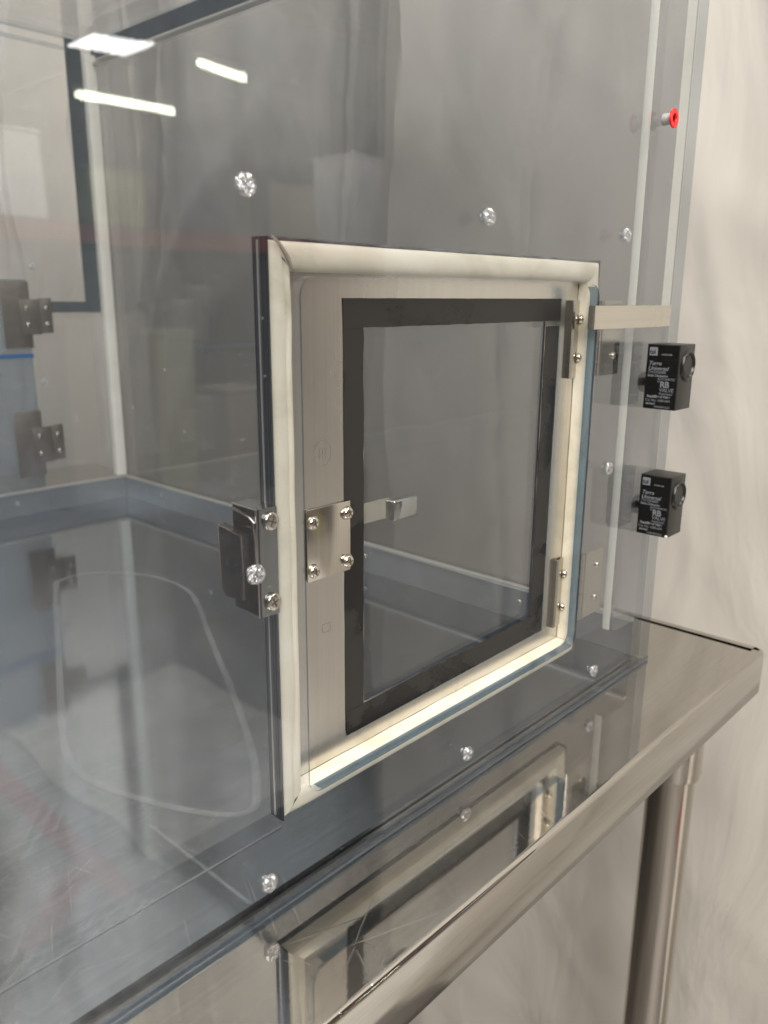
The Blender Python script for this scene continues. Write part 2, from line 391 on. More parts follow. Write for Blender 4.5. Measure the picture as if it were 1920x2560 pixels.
def tube(bm, pts, r, n=12, mi=0):
    rows = []
    P = [Vector(p) for p in pts]
    for i, p in enumerate(P):
        t = (P[min(i + 1, len(P) - 1)] - P[max(i - 1, 0)]).normalized()
        s = t.cross(Vector((0.13, 0.2, 1))).normalized(); q = t.cross(s)
        rows.append([bm.verts.new(p + s * r * math.cos(2 * math.pi * k / n) + q * r * math.sin(2 * math.pi * k / n)) for k in range(n)])
    for i in range(len(rows) - 1):
        for k in range(n):
            f = bm.faces.new((rows[i][k], rows[i][(k + 1) % n], rows[i + 1][(k + 1) % n], rows[i + 1][k])); f.material_index = mi
    for row in (rows[0], rows[-1]):
        f = bm.faces.new(row); f.material_index = mi

# ------------------------------------------------------------------ setting: floor
bm = bmesh.new()
for v in ((-25, -25), (25, -25), (25, 25), (-25, 25)): bm.verts.new((v[0], v[1], -1.06))
bm.faces.new(bm.verts); fl = finish('floor', bm, plain('concrete', (0.17, 0.16, 0.15), 0.4, 0, 2, 0.2)); fl['kind'] = 'structure'

# ------------------------------------------------------------------ backdrop sheeting (hangs behind the table, round the corner)
def curtain():
    path = []
    def seg(a, b, n):
        for k in range(n): t = k / n; path.append((a[0] + (b[0] - a[0]) * t, a[1] + (b[1] - a[1]) * t))
    seg((0.25, -0.62), (0.24, 1.75), 260)
    for k in range(30):
        a = math.pi / 2 * k / 30; path.append((0.24 - 0.25 + 0.25 * math.cos(a), 1.75 + 0.25 * math.sin(a)))
    seg((-0.01, 2.0), (-0.75, 2.06), 60)
    nz = 150; z0, z1 = -1.05, 2.6
    bm = bmesh.new(); rows = []
    for i, (x, y) in enumerate(path):
        a = path[max(i - 1, 0)]; b = path[min(i + 1, len(path) - 1)]
        t = Vector((b[0] - a[0], b[1] - a[1])).normalized(); nrm = Vector((-t.y, t.x))
        s = i * (0.0091 if i < 260 else 0.0135); row = []
        for k in range(nz + 1):
            z = z0 + (z1 - z0) * k / nz
            amp = 0.022 * (0.45 + 0.55 * (1 - k / nz)) if i < 260 else 0.035
            deep = min(1.0, max(0.0, (y - 0.25) / 0.3)) if i < 260 else 1.0
            d = (0.8 + 2.2 * deep) * amp * math.sin(s * 7.5 + 1.1 * mn.noise(Vector((s * 1.1, z * 0.7, 3))) * 3.0)
            d += 0.018 * mn.noise(Vector((s * 2.3, z * 0.45, 7.7)))
            d += deep * 0.028 * mn.noise(Vector((s * 9.0 + 1.2 * mn.noise(Vector((s * 2, z * 1.2, 8))), z * 0.5 + s, 31.0)))
            rg = mn.noise(Vector((s * 3.2 + z * 2.2, z * 0.9 - s * 0.8, 51.5)))
            d += deep * 0.016 * (1 - min(1, abs(rg) * 3.0)) ** 2
            vv = mn.noise(Vector((s * 5.0 + 0.25 * mn.noise(Vector((s, z * 2.1, 4))), z * 0.35, 12.3)))
            d += 0.009 * (1 - min(1, abs(vv) * 10)) ** 2
            rd = mn.noise(Vector((s * 3.1 + z * 1.6, z * 1.9 - s * 1.2, 1.5)))
            d += 0.004 * (1 - min(1, abs(rd) * 7.5)) ** 2 * 0.6
            rd2 = mn.noise(Vector((s * 4.2 - z * 2.6, z * 1.5 + s * 1.7, 9.5)))
            d += 0.003 * (1 - min(1, abs(rd2) * 9)) ** 2
            d += 0.004 * mn.noise(Vector((s * 14, z * 9, 2.2)))
            d += 0.012 * math.sin(s * 15 + z * 1.5) * max(0, -z) if i < 250 else 0
            # keep it off the table end
            px = x + nrm.x * d; py = y + nrm.y * d
            if i < 250 and z > -0.1: px = max(px, 0.1225)
            row.append(bm.verts.new((px, py, z)))
        rows.append(row)
    for i in range(len(rows) - 1):
        for k in range(nz): bm.faces.new((rows[i][k], rows[i + 1][k], rows[i + 1][k + 1], rows[i][k + 1]))
    o = finish('backdrop_sheet', bm, CURTAIN, None, True)
    for p in o.data.polygons: p.use_smooth = True
    sol = o.modifiers.new('thickness', 'SOLIDIFY'); sol.thickness = 0.0008
    tag(o, 'wrinkled off-white plastic sheeting hung as a backdrop behind the steel table', 'backdrop')
curtain()

# ------------------------------------------------------------------ steel table
table = thing('steel_table', 'stainless steel work table carrying the clear plastic box', 'table', (0, 0, 0))
def table_top():
    # rolled front and right edge: loft a profile round the front-right corner
    prof = [(-0.020, 0.0)]
    r = 0.0042
    for k in range(0, 9):
        a = R(90 * k / 8); prof.append((-r + r * math.sin(a), -r + r * math.cos(a)))
    prof.insert(1, (-0.0048, 0.0))
    prof += [(0.0005, -0.02), (0.0, -0.050), (-0.0015, -0.0525), (-0.012, -0.0525), (-0.012, -0.0510), (-0.0030, -0.0505)]
    XR, YF, XL, YB = 0.1205, -0.0865, -2.2, 1.45
    bm = bmesh.new(); path = [((XL, YF), (0, -1))]
    rc = 0.012
    for k in range(7):
        a = R(-90 + 90 * k / 6); path.append(((XR - rc + rc * math.cos(a), YF + rc + rc * math.sin(a)), (math.cos(a), math.sin(a))))
    path.append(((XR, YB), (1, 0)))
    rows = []
    for (x, y), (nx, ny) in path:
        rows.append([bm.verts.new((x + nx * d, y + ny * d, z)) for d, z in prof])
    for i in range(len(rows) - 1):
        for k in range(len(prof) - 1):
            f = bm.faces.new((rows[i][k], rows[i + 1][k], rows[i + 1][k + 1], rows[i][k + 1])); f.material_index = 1 if k >= 9 else 0
    c = [bm.verts.new((XL, YB, 0))] + [r_[0] for r_ in rows] 
    bm.faces.new(c)
    return finish('table_top', bm, [TABLE, SKIRT], table, True)
table_top()
def leg_at(x, y):
    bm = bmesh.new()
    lathe(bm, [(0.0265, -0.0530), (0.0265, -1.02), (0.0, -1.02)], (x, y, 0), 'Z', 40)
    o = finish('leg', bm, TUBE, table, True)
    bm = bmesh.new()
    lathe(bm, [(0.0272, -0.0535), (0.0318, -0.0535), (0.0318, -0.147), (0.0305, -0.151), (0.0272, -0.151)], (x, y, 0), 'Z', 40)
    finish('collar', bm, TUBE, o, True)
    bm = bmesh.new(); lathe(bm, [(0.022, -1.02), (0.022, -1.035), (0.028, -1.042), (0.028, -1.059), (0.0, -1.059)], (x, y, 0), 'Z', 32)
    finish('foot', bm, TUBE, o, True)
for x, y in ((0.047, -0.022), (-2.1, -0.022), (0.047, 1.38), (-2.1, 1.38)): leg_at(x, y)

# ------------------------------------------------------------------ glove box
gb = thing('glove_box', 'large clear plastic glove box with a small latched side door', 'glove box', (0, 0, 0))
T = 0.009; D = 1.080; XL = -1.55; ZT = 0.800
Z0 = 0.0015
# front panel: one sheet with a rounded cut-out, plus the sheet continuing to the left of it
front = ring('front_panel', (XL, Z0, 0.0, ZT), (-0.4938, 0.0690, -0.1616, 0.3933), 0.0, 0.011, 0.0, T, [CLEAR, EDGE, EDGE_PALE, EDGE_FAINT], gb, edge_in=1, edge_out=2, edge_pale=3)
for x, z in [(-0.5305, 0.4362), (-0.3241, 0.4356), (-0.1251, 0.4348), (-0.5327, 0.2309), (-0.1253, 0.2322), (-0.5305, 0.0259), (-0.3266, 0.0277), (-0.1245, 0.0302)]:
    put_screw(CS, (x, -0.0003, z), front, random.uniform(0, 3), 'plastic_screw')
# narrow blue-grey joint along the bottom of the front panel
box('bottom_joint', (XL + .002, -0.0016, 0.0006), (-0.0005, -0.0002, 0.0050), JOINT, gb, 0.0004)
# right end panel, rear panel, ceiling
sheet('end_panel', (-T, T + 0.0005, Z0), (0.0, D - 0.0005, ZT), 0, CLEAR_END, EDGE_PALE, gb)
sheet('rear_panel', (XL, D, Z0), (0.0, D + T, ZT), 1, CLEAR_FAR, EDGE_PALE, gb)
sheet('left_panel', (XL, T + 0.0005, Z0), (XL + T, D - 0.0005, ZT), 0, CLEAR_FAR, EDGE_PALE, gb)
sheet('ceiling_panel', (XL, 0, ZT + 0.0005), (0.0, D + T, ZT + T), 2, CLEAR_FAR, EDGE_PALE, gb)
# dark seal strips along the top rear-right edges and down the rear opening
box('end_top_seal', (-T - 0.003, T + 0.001, 0.772), (-T - 0.0004, D - 0.004, 0.799), GREYTAPE, gb)
bm = bmesh.new(); tube(bm, [(-0.016, T + 0.001, 0.766), (-0.016, D - 0.006, 0.766)], 0.0045, 16)
finish('end_top_rail', bm, LIP, gb, True)
box('rear_top_rail', (XL + 0.02, D - 0.006, 0.779), (-0.06, D - 0.0005, 0.785), POST, gb, 0.001)
# pan: stainless floor with low upturned sides and a bright lip
pan = box('floor_pan', (XL + 0.012, 0.012, 0.0016), (-0.011, D - 0.012, 0.0046), PAN, gb)
box('pan_side', (-0.0125, 0.014, 0.0048), (-0.0110, D - 0.013, 0.0440), PANSIDE, gb)
box('pan_side', (XL + 0.014, D - 0.0125, 0.0048), (-0.013, D - 0.0110, 0.0440), PANSIDE, gb)
box('pan_lip', (-0.0165, 0.014, 0.0442), (-0.0096, D - 0.0165, 0.0490), LIP, gb, 0.0012)
box('pan_lip', (XL + 0.014, D - 0.0160, 0.0442), (-0.0100, D - 0.0096, 0.0490), LIP, gb, 0.0012)
box('pan_seam', (XL + 0.02, 0.0588, 0.0047), (-0.470, 0.0603, 0.0052), plain('seam_steel', (0.42, 0.44, 0.46), 0.4, 0.8), gb)
for k in range(4): put_screw(SC_SMALL, (0, 0, 0), gb, 0, 'pan_screw').matrix_local = Matrix.Translation((-0.0128, 0.16 + k * 0.26, 0.028)) @ Matrix.Rotation(R(-90), 4, 'Z')
# corner posts
bm = bmesh.new()
for (ax, ay) in ((-T - 0.0006, T + 0.0006),):
    pts = [(ax, ay), (ax - 0.050, ay), (ax - 0.052, ay + 0.004), (ax - 0.004, ay + 0.038), (ax, ay + 0.036)]
    v0 = [bm.verts.new((x, y, 0.0495)) for x, y in pts]; v1 = [bm.verts.new((x, y, 0.762)) for x, y in pts]
    bm.faces.new(v0); bm.faces.new(v1)
    for i in range(len(pts)): bm.faces.new((v0[i], v0[(i + 1) % 5], v1[(i + 1) % 5], v1[i]))
finish('front_corner_post', bm, clear_mat('post_clear', (0.86, 0.86, 0.85), 0.12, 0.10, wob=0), gb)
box('rear_corner_post', (-0.030, D - 0.018, 0.0492), (-T - 0.001, D - 0.0006, 0.778), WHITE, gb, 0.003)
box('rear_corner_seal', (-0.058, D - 0.004, 0.353), (-0.031, D - 0.0006, 0.7985), GREYTAPE, gb)
box('corner_rib', (-0.0660, T + 0.0060, 0.0495), (-0.0645, T + 0.0140, 0.762), WHITE, gb, 0.001)
# white strip stuck inside the front corner, ending above the door hinge
bm = bmesh.new(); add_box(bm, (-0.0222, T + 0.0001, 0.3745), (-0.0040, T + 0.0005, 0.790)); finish('white_seal_strip', bm, WHITE, gb)

# ---- side door seen through the cut-out
X0, X1, ZA, ZB = -0.5055, -0.1420, 0.0530, 0.4122
door = ring('access_door', (X0, ZA, X1, ZB), (-0.4215, 0.1010, -0.2080, 0.3640), 0.003, 0.002, 0.0222, 0.0242, [DOORSS, DARKEDGE], gb, label='brushed steel door with a black taped window')
def rim(parent):
    # folded dark edge of the door: deep flanges left and right, a thin one along top and bottom
    bm = bmesh.new(); q = 0.0016
    add_box(bm, (X0 - q, 0.0125, ZA - q), (X0 - 0.0002, 0.0246, ZB + q)); add_box(bm, (X1 + 0.0002, 0.0125, ZA - q), (X1 + q, 0.0246, ZB + q))
    add_box(bm, (X0 - 0.0001, 0.0215, ZA - q), (X1 + 0.0001, 0.0246, ZA - 0.0003)); add_box(bm, (X0 - 0.0001, 0.0160, ZB + 0.0003), (X1 + 0.0001, 0.0246, ZB + q))
    return finish('door_rim', bm, DARKEDGE, parent)
rim(door)
box('rim_line', (X0 - 0.0021, 0.0196, ZA), (X0 - 0.0017, 0.0204, ZB), LIP, door)
sheet('window_pane', (-0.4300, 0.0243, 0.0925), (-0.1990, 0.0273, 0.3725), 1, CLEAR_WIN, EDGE_PALE, door)
def tape_frame():
    bm = bmesh.new()
    # four overlapping strips of tape with slightly wandering inner edges
    def strip(pts_out, pts_in, y):
        n = len(pts_out)
        f0 = [bm.verts.new((p[0], y, p[1])) for p in pts_out]; f1 = [bm.verts.new((p[0], y, p[1])) for p in pts_in]
        b0 = [bm.verts.new((p[0], y + 0.00025, p[1])) for p in pts_out]; b1 = [bm.verts.new((p[0], y + 0.00025, p[1])) for p in pts_in]
        for i in range(n - 1):
            bm.faces.new((f0[i], f0[i + 1], f1[i + 1], f1[i])); bm.faces.new((b0[i], b1[i], b1[i + 1], b0[i + 1]))
            bm.faces.new((f0[i], b0[i], b0[i + 1], f0[i + 1])); bm.faces.new((f1[i], f1[i + 1], b1[i + 1], b1[i]))
        for i in (0, n - 1): bm.faces.new((f0[i], f1[i], b1[i], b0[i]))
    def line(a, b, n, j): return [(a[0] + (b[0] - a[0]) * k / n + j * mn.noise(Vector((k * .9, a[0] * 50, a[1] * 31))), a[1] + (b[1] - a[1]) * k / n + j * mn.noise(Vector((k * .9 + 40, a[1] * 50, 0)))) for k in range(n + 1)]
    yy = 0.0219
    # left, right verticals
    strip(line((-0.4402, 0.0850), (-0.4402, 0.3811), 30, .0003), line((-0.4219, 0.0850), (-0.4219, 0.3660), 30, .0005), yy)
    strip(line((-0.1870, 0.0870), (-0.1862, 0.3600), 30, .0003), line((-0.2075, 0.0870), (-0.2072, 0.3600), 30, .0006), yy)
    # top, bottom laid over them
    strip(line((-0.4405, 0.3815), (-0.1860, 0.3820), 30, .0002), line((-0.4398, 0.3632), (-0.1860, 0.3642), 30, .0005), yy - 0.0003)
    strip(line((-0.4392, 0.0815), (-0.1872, 0.0846), 30, .0002), line((-0.4400, 0.0995), (-0.1868, 0.1046), 30, .0005), yy - 0.0003)
    return finish('black_tape_border', bm, TAPE, door)
tape_frame()
lp = box('latch_plate', (-0.4742, 0.0205, 0.2052), (-0.4360, 0.0214, 0.2530), PLATE, door, 0.0003)
for x, z in ((-0.4695, 0.2442), (-0.4389, 0.2450), (-0.4695, 0.2120), (-0.4387, 0.2118)): put_screw(SC_DOME, (x, 0.0204, z), door, random.uniform(0, 3))
# faint reflections painted on the steel (recycling-like emblem and a small square)
bm = bmesh.new()
for rr, zc in ((0.0075, 0.2870),):
    for k in range(28):
        a, b = 2 * math.pi * k / 28, 2 * math.pi * (k + 1) / 28
        pts = [(-0.4585 + q * math.cos(t), zc + q * 1.15 * math.sin(t)) for t, q in ((a, rr), (b, rr), (b, rr - .0004), (a, rr - .0004))]
        bm.faces.new([bm.verts.new((x, 0.02205, z)) for x, z in pts])
for dx in (-0.0025, 0.0, 0.0025):
    bm.faces.new([bm.verts.new((-0.4585 + dx + u, 0.02205, 0.2870 + v)) for u, v in ((-.0003, -.0032), (.0003, -.0032), (.0003, .0032), (-.0003, .0032))])
PM = plain('reflected_mark', (0.60, 0.58, 0.545), 0.32, 1.0)
finish('reflected_emblem', bm, PM, door)
bm = bmesh.new()
for a, b in (((-.0032, -.0032), (.0032, -.0028)), ((-.0032, .0028), (.0032, .0032)), ((-.0036, -.0032), (-.0032, .0032)), ((.0032, -.0032), (.0036, .0032))):
    bm.faces.new([bm.verts.new((-0.4570 + x, 0.02205, 0.1690 + z)) for x, z in ((a[0], a[1]), (b[0], a[1]), (b[0], b[1]), (a[0], b[1]))])
finish('reflected_square', bm, PM, door)
# inner latch arm seen through the window
arm = bmesh.new(); add_box(arm, (-0.4150, 0.0690, 0.2148), (-0.3450, 0.0705, 0.2308), 0.0003)
add_box(arm, (-0.4180, 0.0290, 0.2148), (-0.4152, 0.0704, 0.2308), 0.0003)
arm_o = finish('latch_arm', arm, PLATE, door)
box('arm_tip', (-0.3448, 0.0640, 0.2118), (-0.3165, 0.0720, 0.2285), CHROME, door, 0.0016, 3)

# ---- gasket: fat soft D-section strips, mitred at the corners, behind the front sheet
def gasket():
    bm = bmesh.new()
    corners = [(X0, ZB), (X1, ZB), (X1, ZA), (X0, ZA)]
    inn = [(1, -1), (-1, -1), (-1, 1), (1, 1)]
    W = 0.0162
    prof = []
    for k in range(15):     # from outer back, over the front, to inner back
        t = k / 14; a = math.pi * t
        u = 0.5 - 0.5 * math.cos(a); h = math.sin(a) ** 0.36
        prof.append((u * W, 0.0218 - 0.0121 * h))
    for s in range(4):
        A, B = corners[s], corners[(s + 1) % 4]; ia, ib = inn[s], inn[(s + 1) % 4]
        n = 44; rows = []
        for k in range(n + 1):
            t = k / n
            t2 = t
            wz = mn.noise(Vector((s * 9.1, t * 5.5, 0))); wq = mn.noise(Vector((s * 5.3 + 20, t * 9, 1)))
            pinch = 0.0016 * (math.exp(-((t) / 0.035) ** 2) + math.exp(-((1 - t) / 0.035) ** 2))
            row = []
            for j, (u, y) in enumerate(prof):
                jj = j / 14
                uu = u + 0.0011 * wz * math.sin(math.pi * jj) + 0.0007 * wq * jj
                crease = 0.0014 * math.exp(-((jj - 0.58 - 0.12 * wz) / 0.06) ** 2) if s == 3 else 0
                x = (A[0] + ia[0] * uu) * (1 - t2) + (B[0] + ib[0] * uu) * t2
                z = (A[1] + ia[1] * uu) * (1 - t2) + (B[1] + ib[1] * uu) * t2
                yy = y + pinch * math.sin(math.pi * jj) + crease * math.sin(math.pi * jj) + 0.0004 * abs(wq)
                row.append(bm.verts.new((x, max(yy, T + 0.0004), z)))
            rows.append(row)
        for i in range(n):
            for j in range(14): bm.faces.new((rows[i][j], rows[i + 1][j], rows[i + 1][j + 1], rows[i][j + 1]))
    o = finish('door_gasket', bm, GASKET, door, True, label='soft cream rubber gasket with pinched corners')
    for p in o.data.polygons: p.use_smooth = True
gasket()
# little folded flap of gasket at the upper left corner
bm = bmesh.new()
fp = [(-0.5065, .4138), (-0.5040, .4142), (-0.4995, .4110), (-0.4935, .4045), (-0.4905, .3985), (-0.4895, .3960), (-0.4915, .3975), (-0.4950, .4030), (-0.5000, .4095)]
a = [bm.verts.new((x, 0.0096, z)) for x, z in fp]; b = [bm.verts.new((x, 0.0106, z)) for x, z in fp]
bm.faces.new(a); bm.faces.new(b[::-1])
for i in range(len(fp)): bm.faces.new((a[i], a[(i + 1) % 9], b[(i + 1) % 9], b[i]))
finish('gasket_flap', bm, plain('gasket_grey', (0.30, 0.27, 0.22), 0.5, 0, 60, .1), door)

# ---- hinges
def hinge(zb, zt, y_off=0.0, mat=HINGE, parent=gb, x_off=0.0, rot=False):
    o = ring  # noqa
    bm = bmesh.new()
    # leaf on the panel side
    add_box(bm, (-0.1330 + x_off, 0.0105 + y_off, zb), (-0.0992 + x_off, 0.0118 + y_off, zt), 0.0003)
    h = finish('hinge', bm, mat, parent)
    # knuckles
    n = 5; step = (zt - zb) / n
    for k in range(n):
        kb = bmesh.new(); r = 0.0036
        lathe(kb, [(0.0001, zb + k * step + .0004), (r, zb + k * step + .0004), (r, zb + (k + 1) * step - .0004), (0.0001, zb + (k + 1) * step - .0004)], (-0.1366 + x_off, 0.0136 + y_off, 0), 'Z', 16)
        finish('knuckle', kb, mat, h, True)
    # leaf on the door side: a shallow channel
    cb = bmesh.new(); y = 0.0185 + y_off
    add_box(cb, (-0.1715 + x_off, y, zb - .0006), (-0.1640 + x_off, y + 0.0012, zt), 0.0003)
    add_box(cb, (-0.1642 + x_off, y + 0.0016, zb - .0006), (-0.1560 + x_off, y + 0.0026, zt), 0.0003)
    add_box(cb, (-0.1562 + x_off, y - 0.0004, zb - .0006), (-0.1490 + x_off, y + 0.0012, zt), 0.0003)
    add_box(cb, (-0.1720 + x_off, y, zb - .0004), (-0.1712 + x_off, y + 0.0036, zt - .0002), 0)
    finish('hinge_leaf', cb, mat, h, True)
    for z in (zb + (zt - zb) * .26, zt - (zt - zb) * .24):
        put_screw(SC_DOME, (-0.1572 + x_off, y - 0.0002, z), h, random.uniform(0, 3), scale=0.95)
        put_screw(SC_SMALL, (-0.1115 + x_off, 0.0103 + y_off, z), h, random.uniform(0, 3))
    return h
hinge(0.3155, 0.3808); hinge(0.0835, 0.1495)
# ---- steel strap across the front, beside the upper hinge
bm = bmesh.new()
P = []
xs = [(-0.1800, -0.0016), (-0.1795, -0.0050), (-0.1780, -0.0058), (-0.1745, -0.0050)] + [(-0.170 + k * 0.0139, -0.0042 - 0.0022 * math.sin(math.pi * k / 10)) for k in range(11)]
v = [[bm.verts.new((x, y + dy, z)) for x, y in xs] for dy, z in ((0, 0.3574), (0, 0.3766), (0.0007, 0.3766), (0.0007, 0.3574))]
for i in range(len(xs) - 1):
    for q in range(4): bm.faces.new((v[q][i], v[q][i + 1], v[(q + 1) % 4][i + 1], v[(q + 1) % 4][i]))
bm.faces.new([v[q][0] for q in range(4)]); bm.faces.new([v[q][-1] for q in range(4)])
strap = finish('hinge_strap', bm, brushed('strap_steel', (0.70, 0.67, 0.60), 0.28, (4, 60, 500), 0.03), gb, True)

# ---- latch
def latch():
    bm = bmesh.new()
    # side profile in Y/Z, extruded in X: left flank coloured as a dark reflection with rounded rear-bottom corner
    xa, xb = -0.5211, -0.5068
    prof = [(0.0100, 0.1975), (0.0100, 0.2640), (0.0340, 0.2645), (0.0345, 0.2060), (0.0325, 0.2015), (0.0290, 0.1990)]
    va = [bm.verts.new((xa, y, z)) for y, z in prof]; vb = [bm.verts.new((xb, y, z)) for y, z in prof]
    fs = [bm.faces.new(va), bm.faces.new(vb[::-1])]; fs[0].material_index = 0
    for i in range(len(prof)):
        f = bm.faces.new((va[i], vb[i], vb[(i + 1) % 6], va[(i + 1) % 6])); f.material_index = 1
    r = bmesh.ops.bevel(bm, geom=list(fs[0].edges), offset=0.0011, segments=3, profile=0.5, affect='EDGES')
    o = finish('latch', bm, [CHROME_DARK_REFL, CHROME_DK], gb, True, label='polished chrome latch with a dark paddle')
    # raised curved cheek on the flank
    bm = bmesh.new()
    n = 16; rows = []
    for i in range(n + 1):
        t = i / n; z = 0.2005 + t * 0.060
        row = []
        for j in range(9):
            u = j / 8; y = 0.0120 + u * 0.0205
            d = 0.0020 * math.sin(math.pi * u) ** 0.7 * (0.5 + 0.5 * math.sin(math.pi * t) ** .5) + 0.0012 * math.cos(t * 5)
            row.append(bm.verts.new((-0.5213 - max(0.0001, d), y, z)))
        rows.append(row)
    for i in range(n):
        for j in range(8): bm.faces.new((rows[i][j], rows[i][j + 1], rows[i + 1][j + 1], rows[i + 1][j]))
    c = finish('latch_cheek', bm, CHROME_DARK_REFL, o, True)
    bm = bmesh.new(); tube(bm, [(-0.5222, 0.0330, 0.2618), (-0.5226, 0.0240, 0.2606), (-0.5226, 0.0150, 0.2588), (-0.5224, 0.0122, 0.2560), (-0.5222, 0.0116, 0.2450), (-0.5220, 0.0113, 0.2200)], 0.0009, 10)
    finish('cheek_highlight', bm, plain('highlight_chrome', (0.85, 0.82, 0.76), 0.10, 1.0), c, True)  # painted highlight: pale tube along the cheek outline
    bm = bmesh.new(); tube(bm, [(-0.5214, 0.0108, 0.2636), (-0.5214, 0.0335, 0.2641)], 0.0006, 8); tube(bm, [(-0.5214, 0.0108, 0.1985), (-0.5214, 0.0108, 0.2632)], 0.0006, 8); tube(bm, [(-0.5214, 0.0110, 0.1982), (-0.5214, 0.0285, 0.1998), (-0.5214, 0.0338, 0.2060)], 0.0006, 8)
    finish('latch_bevel_glint', bm, plain('bevel_glint_chrome', (0.75, 0.74, 0.72), 0.15, 1.0), o, True)  # bright tubes on the chamfers stand in for glints
    # paddle
    bm = bmesh.new()
    pr_ = [(0.0150, 0.2490), (0.0375, 0.2520), (0.0385, 0.2500), (0.0370, 0.2110), (0.0330, 0.2070), (0.0185, 0.2090)]
    va = [bm.verts.new((-0.5285, y, z)) for y, z in pr_]; vb = [bm.verts.new((-0.5235, y, z)) for y, z in pr_]
    f0 = bm.faces.new(va); bm.faces.new(vb[::-1])
    for i in range(6): bm.faces.new((va[i], vb[i], vb[(i + 1) % 6], va[(i + 1) % 6]))
    bmesh.ops.bevel(bm, geom=list(f0.edges), offset=0.0010, segments=3, profile=0.5, affect='EDGES')
    pd = finish('paddle', bm, PADDLE, o, True)
    bm = bmesh.new(); tube(bm, [(-0.5287, 0.0156, 0.2100), (-0.5287, 0.0156, 0.2486), (-0.5287, 0.0370, 0.2514), (-0.5287, 0.0379, 0.2490), (-0.5287, 0.0365, 0.2115)], 0.0005, 8)
    finish('paddle_glint', bm, plain('paddle_glint_chrome', (0.80, 0.66, 0.56), 0.12, 1.0), pd, True)  # bright outline tube put in as a highlight
    for z, a in ((0.2560, 0.9), (0.2062, 0.1)): put_screw(SC_FLAT, (-0.5125, 0.0096 , z), o, a)
    return o
latch()

# ---- rear door region (same hinges on the far side) and its grey seal
rd = box('rear_door', (-1.00, D - 0.0060, 0.047), (-0.166, D - 0.0040, 0.4080), clear_mat('rear_clear', (0.50, 0.56, 0.62), haze=0.08), gb, label='bluish clear door in the far wall')
box('rear_door_edge', (-1.00, D - 0.0100, 0.2780), (-0.166, D - 0.0065, 0.2850), BLUE, rd)
box('rear_seal', (-0.2100, D - 0.0120, 0.3535), (-0.0590, D - 0.0085, 0.3720), GREYTAPE, gb)
def far_hinge(zb, zt):
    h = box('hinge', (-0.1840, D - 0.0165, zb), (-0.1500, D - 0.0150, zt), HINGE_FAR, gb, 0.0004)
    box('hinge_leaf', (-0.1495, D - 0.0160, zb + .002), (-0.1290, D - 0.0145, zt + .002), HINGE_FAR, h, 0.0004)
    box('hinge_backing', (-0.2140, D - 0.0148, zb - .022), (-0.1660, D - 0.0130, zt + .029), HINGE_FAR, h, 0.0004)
    for x in (-0.1725, -0.1390):
        for z in (zb + .017, zt - .015): put_screw(SC_DOME, (x, D - 0.0166, z), h, random.uniform(0, 3), scale=0.9)
far_hinge(0.317, 0.376); far_hinge(0.095, 0.158)
rear_panel = bpy.data.objects['rear_panel']
for x, z in ((-0.1491, 0.4307), (-0.1482, 0.2343), (-0.1470, 0.0404)): put_screw(CS, (x, D - 0.0010, z), rear_panel, 1.0, 'plastic_screw')

